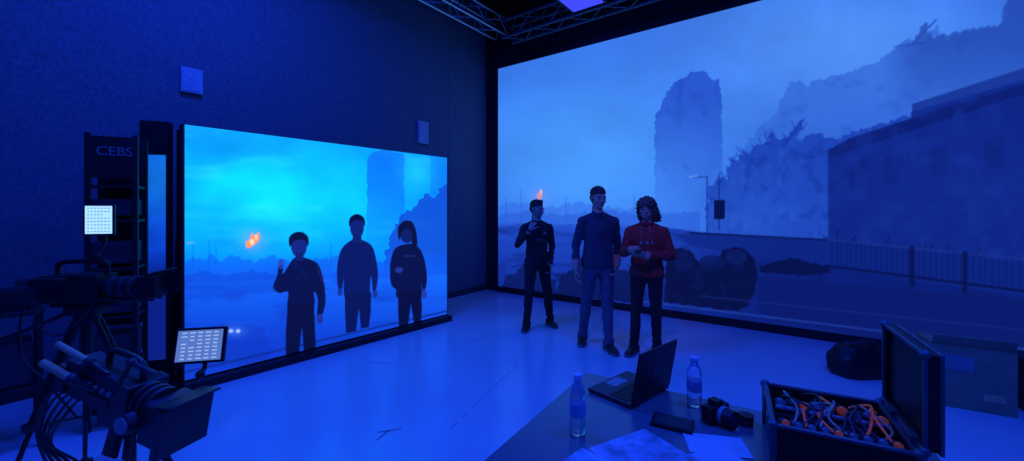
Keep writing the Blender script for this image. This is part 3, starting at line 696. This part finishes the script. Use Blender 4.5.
def cinecam(name,c,yaw,z):
    p=empty(name); b=MB(); c=V(c); R=rz(yaw)
    P=lambda x,y,zz: c+R@V((x,y,0))+V((0,0,z+zz))
    tripod(b,c,z-.16,.40,0); b.box(P(0,0,-.10),(.16,.1,.05),R,0); b.box(P(.02,0,-.07),(.34,.09,.018),R,0)
    b.box(P(-.04,0,.02),(.28,.14,.15),R,0); b.box(P(-.24,0,.02),(.12,.10,.14),R,1)
    b.cyl(P(.1,0,.02),P(.3,0,.02),.05,.055,24,0)
    for x in(.14,.19,.24): b.cyl(P(x,0,.02),P(x+.022,0,.02),.06,.06,24,1)
    b.box(P(.33,0,.02),(.05,.16,.13),R,0); b.box(P(.375,0,.10),(.07,.17,.008),R@Matrix.Rotation(-.35,3,'Y'),0)
    for s in(-1,1): b.box(P(.38,s*.095,.03),(.07,.006,.11),R@Matrix.Rotation(s*.25,3,'Z'),0)
    for s in(-.035,.035): b.cyl(P(-.28,s,-.05),P(.36,s,-.05),.0075,mi=1)
    b.path([P(-.14,0,.09),P(-.14,0,.15),P(-.08,0,.165),P(.06,0,.165),P(.1,0,.15),P(.1,0,.09)],.013,10,0)
    b.box(P(-.08,-.13,.07),(.14,.05,.045),R,0); b.cyl(P(-.15,-.13,.07),P(-.2,-.13,.07),.028,.034,16,1)
    b.path([P(-.26,.03,.0),P(-.36,.05,-.1),P(-.34,.02,-.35),P(-.2,0,-.5),P(-.05,0,-.7)],.006,8,0)
    b.path([P(-.1,-.07,-.02),P(-.12,-.16,-.12),P(.0,-.15,-.2),P(.1,-.08,-.05)],.005,8,0)
    b.path([P(-.1,.02,-.12),P(-.25,-.1,-.2),P(-.4,-.16,-.26)],.011,10,0); b.cyl(P(-.38,-.155,-.255),P(-.5,-.2,-.29),.016,.016,12,1)
    b.build('body',[M_black,M_dark,M_alu],p,bevel=.004); return p
cinecam('studio_camera',(-2.36,2.30,0),.12,1.13)
def monitor(name,c,w,h,R,pole,m,glyph,rows,cols,fill=.65):
    p=empty(name); b=MB(); c=V(c); b.box(c,(w+.02,.02,h+.02),R,0)
    for i in range(2): b.box(c+R@V((0,.014,(i-.5)*h*.4)),(w*.6,.01,.02),R,0)
    if pole:
        b.path(pole,.008,8,0); b.ell(pole[0],(.016,)*3); b.ell(pole[-1],(.016,)*3)
    b.build('housing',[M_black],p,bevel=.003)
    s=MB(); s.box(c+R@V((0,-.0105,0)),(w,.002,h),R,0)
    rr=random.Random(int(w*1000))
    for r in range(rows):
        for k in range(cols):
            if rr.random()<.9: s.box(c+R@V((-w*.44+w*.88*(k+.5)/cols,-.0122,h*.42-r*h*.84/(rows-1))),(w*.88/cols*rr.uniform(fill-.15,fill+.15),.001,h*.26/rows*fill/.5),R,1)
    s.build('display',[m,mat(name+'_glyphs',(0,0,0),em=glyph,ems=.9)],p)
M_s1=mat('monitor_glow',(.02,.02,.02),em=lin(165,215,255),ems=1.2); M_s2=mat('tablet_glow',(.02,.02,.02),em=lin(90,125,205),ems=.9)
monitor('camera_monitor',(-2.31,2.32,1.525),.118,.155,rz(.35),[(-2.31,2.345,1.44),(-2.31,2.35,1.40),(-2.32,2.31,1.32)],M_s1,lin(100,160,245),8,7,.55)
er=empty('equipment_rack'); b=MB(); c=V((-2.95,3.10,0)); Rr=rz(.5)
for sx in(-1,1):
    for sy in(-1,1): b.box(c+Rr@V((sx*.13,sy*.12,1.08)),(.03,.03,2.10),Rr,0)
for z in(.12,.45,.8,1.15,1.5,1.75): b.box(c+V((0,0,z)),(.27,.25,.02),Rr,0)
for z,h in((.25,.2),(.58,.18),(.93,.2),(1.27,.16),(1.60,.12)): b.box(c+V((0,0,z)),(.23,.22,h),Rr,1)
b.box(c+Rr@V((0,-.13,1.96)),(.27,.02,.3),Rr,0); b.box(c+Rr@V((0,.10,1.4)),(.25,.01,1.4),Rr,0)
for sx in(-1,1):
    for sy in(-1,1): b.cyl(c+Rr@V((sx*.13-.012,sy*.12,.03)),c+Rr@V((sx*.13+.012,sy*.12,.03)),.03,n=14,mi=0)
for k in range(4): b.cyl(c+Rr@V((-.08+k*.05,-.112,1.27)),c+Rr@V((-.08+k*.05,-.125,1.27)),.012,mi=1)
b.build('frame',[M_black,M_dark,M_grey],er,bevel=.003)
tx=bpy.data.curves.new('plate_text','FONT'); tx.body='CEBS'; tx.size=.09; tx.extrude=.002; tx.align_x='CENTER'; tx.align_y='CENTER'
to=bpy.data.objects.new('plate_lettering',tx); scn.collection.objects.link(to); to.data.materials.append(M_grey); to.parent=er
to.location=c+Rr@V((.02,-.143,2.0)); to.rotation_euler=(math.pi/2,0,.5)
b=MB(); c=V((-3.5,2.62,0)); Rb_=rz(.9)
b.box(c+V((0,0,.9)),(.7,.36,.03),Rb_,0); b.box(c+V((0,0,.4)),(.7,.36,.03),Rb_,0)
for sx in(-1,1):
    for sy in(-1,1): b.box(c+Rb_@V((sx*.33,sy*.16,.46)),(.03,.03,.9),Rb_,0)
b.box(c+Rb_@V((-.18,0,1.01)),(.28,.26,.19),Rb_,1); b.box(c+Rb_@V((.18,.02,.98)),(.25,.2,.13),Rb_,0); b.box(c+Rb_@V((.1,0,.56)),(.4,.28,.28),Rb_,1)
b.build('equipment_cart',[M_black,M_dark],bevel=.004)
# ------------------------------------------------------------------ foreground camera rig (left)
rig=empty('cinema_camera_rig'); b=MB(); yr=-.28
rc=V((-1.42,1.52,0)); R=rz(yr)@Matrix.Rotation(.22,3,'Y')
P=lambda x,y,z: rc+V((0,0,.93))+R@V((x,y,z))
b.box(P(-.02,0,.0),(.26,.12,.12),R,0); b.box(P(.09,0,-.005),(.05,.135,.13),R,1)
b.cyl(P(.10,0,0),P(.2,0,0),.05,.055,24,0)
for x in(.12,.15,.18): b.cyl(P(x,0,0),P(x+.016,0,0),.062,.062,28,1)
b.box(P(.245,0,-.03),(.10,.14,.14),R,0); b.box(P(.30,0,-.03),(.03,.175,.175),R,0); b.box(P(.30,0,.066),(.09,.175,.008),R@Matrix.Rotation(-.3,3,'Y'),0)
b.cyl(P(.17,-.075,-.03),P(.17,-.105,-.03),.034,.034,24,1); b.cyl(P(.17,-.105,-.03),P(.17,-.112,-.03),.028,.028,24,2)
for s in(-.04,.04): b.cyl(P(-.3,s,-.075),P(.28,s,-.075),.0085,mi=1)
b.cyl(P(-.30,-.05,.085),P(-.12,-.05,.075),.011,.011,14,3); b.cyl(P(-.31,-.08,.02),P(-.14,-.08,.015),.013,.013,14,3)
b.cyl(P(-.12,-.05,.075),P(-.02,-.05,.06),.009,mi=0); b.cyl(P(-.14,-.08,.015),P(-.04,-.06,.0),.010,mi=0)
b.ell(P(-.12,-.05,.075),(.018,.018,.018),mi=1); b.ell(P(-.14,-.08,.015),(.02,.02,.02),mi=1)
b.box(P(-.19,0,-.02),(.1,.1,.13),R,1); b.box(P(-.245,.0,-.03),(.05,.12,.1),R,0)
b.path([P(-.1,0,.06),P(-.09,0,.11),P(0,0,.12),P(.07,0,.11),P(.08,0,.06)],.011,10,0)
b.cyl(P(.05,-.06,.04),P(.10,-.06,.15),.008,mi=1); b.ell(P(.10,-.06,.15),(.015,)*3,mi=1); b.cyl(P(.10,-.06,.15),P(.17,-.03,.12),.008,mi=1)
for k in range(4): b.cyl(P(-.08+k*.035,-.062,.01),P(-.08+k*.035,-.068,.01),.009,mi=2)
b.box(P(-.03,-.062,-.035),(.11,.006,.03),R,1)
tripod(b,(-1.42,1.54,0),.78,.30,1,.9)
b.box((-1.42,1.54,.83),(.14,.12,.06),rz(yr),0)
for i in range(5): 
    y0=.02*i; b.path([P(-.2,-.03+y0,-.05),P(-.30,-.06+y0,-.12-.02*i),P(-.32+.02*i,-.06,-.28),P(-.2,-.05+y0,-.42),P(-.1,0,-.6)],.005,8,0)
b.build('body',[M_rig,M_dark,M_grey,M_tan],rig,bevel=.003)
monitor('tablet_monitor',(-1.225,1.63,1.048),.155,.115,rz(.22)@Matrix.Rotation(-.25,3,'X'),[(-1.22,1.645,.985),(-1.21,1.63,.96),(-1.205,1.60,.945)],M_s2,lin(165,195,250),8,5,.6)
b=MB(); c=V((-.95,.90,0)); Rm=rz(-.35)
b.box(c+V((0,0,.92)),(.26,.24,.02),Rm,0); b.cyl(c,c+V((0,0,.91)),.02,mi=0); b.cyl(c,c+V((0,0,.02)),.15,.14,24,0)
for k in range(4): 
    b.box(c+Rm@V((-.09+k*.06,0,.95+.004*k)),(.052,.2,.04),Rm,1)
    for j in range(6): b.cyl(c+Rm@V((-.10+k*.06,-.08+j*.03,.968+.004*k)),c+Rm@V((-.10+k*.06,-.08+j*.03,.98+.004*k)),.006,mi=0); b.box(c+Rm@V((-.08+k*.06,-.08+j*.03,.972+.004*k)),(.012,.010,.005),Rm,2)
b.build('audio_mixer',[M_black,M_grey,M_key],bevel=.002)
b=MB(); rr=random.Random(12)
for i in range(14):
    x,y=rr.uniform(-2.2,-1.95),rr.uniform(1.45,1.7); pts=[]
    for k in range(9): pts.append((x+rr.uniform(-.22,.2),y+rr.uniform(-.25,.2),.008+rr.uniform(0,.03)))
    b.path(pts,.007,6,0,6)
b.build('floor_cables',[M_cable])
# ------------------------------------------------------------------ world + camera
w=bpy.data.worlds.new('world'); scn.world=w; w.use_nodes=True; w.node_tree.nodes['Background'].inputs[0].default_value=(.005,.01,.06,1); w.node_tree.nodes['Background'].inputs[1].default_value=.5
cd=bpy.data.cameras.new('camera'); cd.sensor_width=36; cd.lens=414/1024*36; cd.shift_y=-20.5/1024; cd.clip_start=.05; cd.clip_end=60
co_=bpy.data.objects.new('camera',cd); scn.collection.objects.link(co_); co_.location=(0,0,1.58); co_.rotation_euler=(math.pi/2,0,0); scn.camera=co_
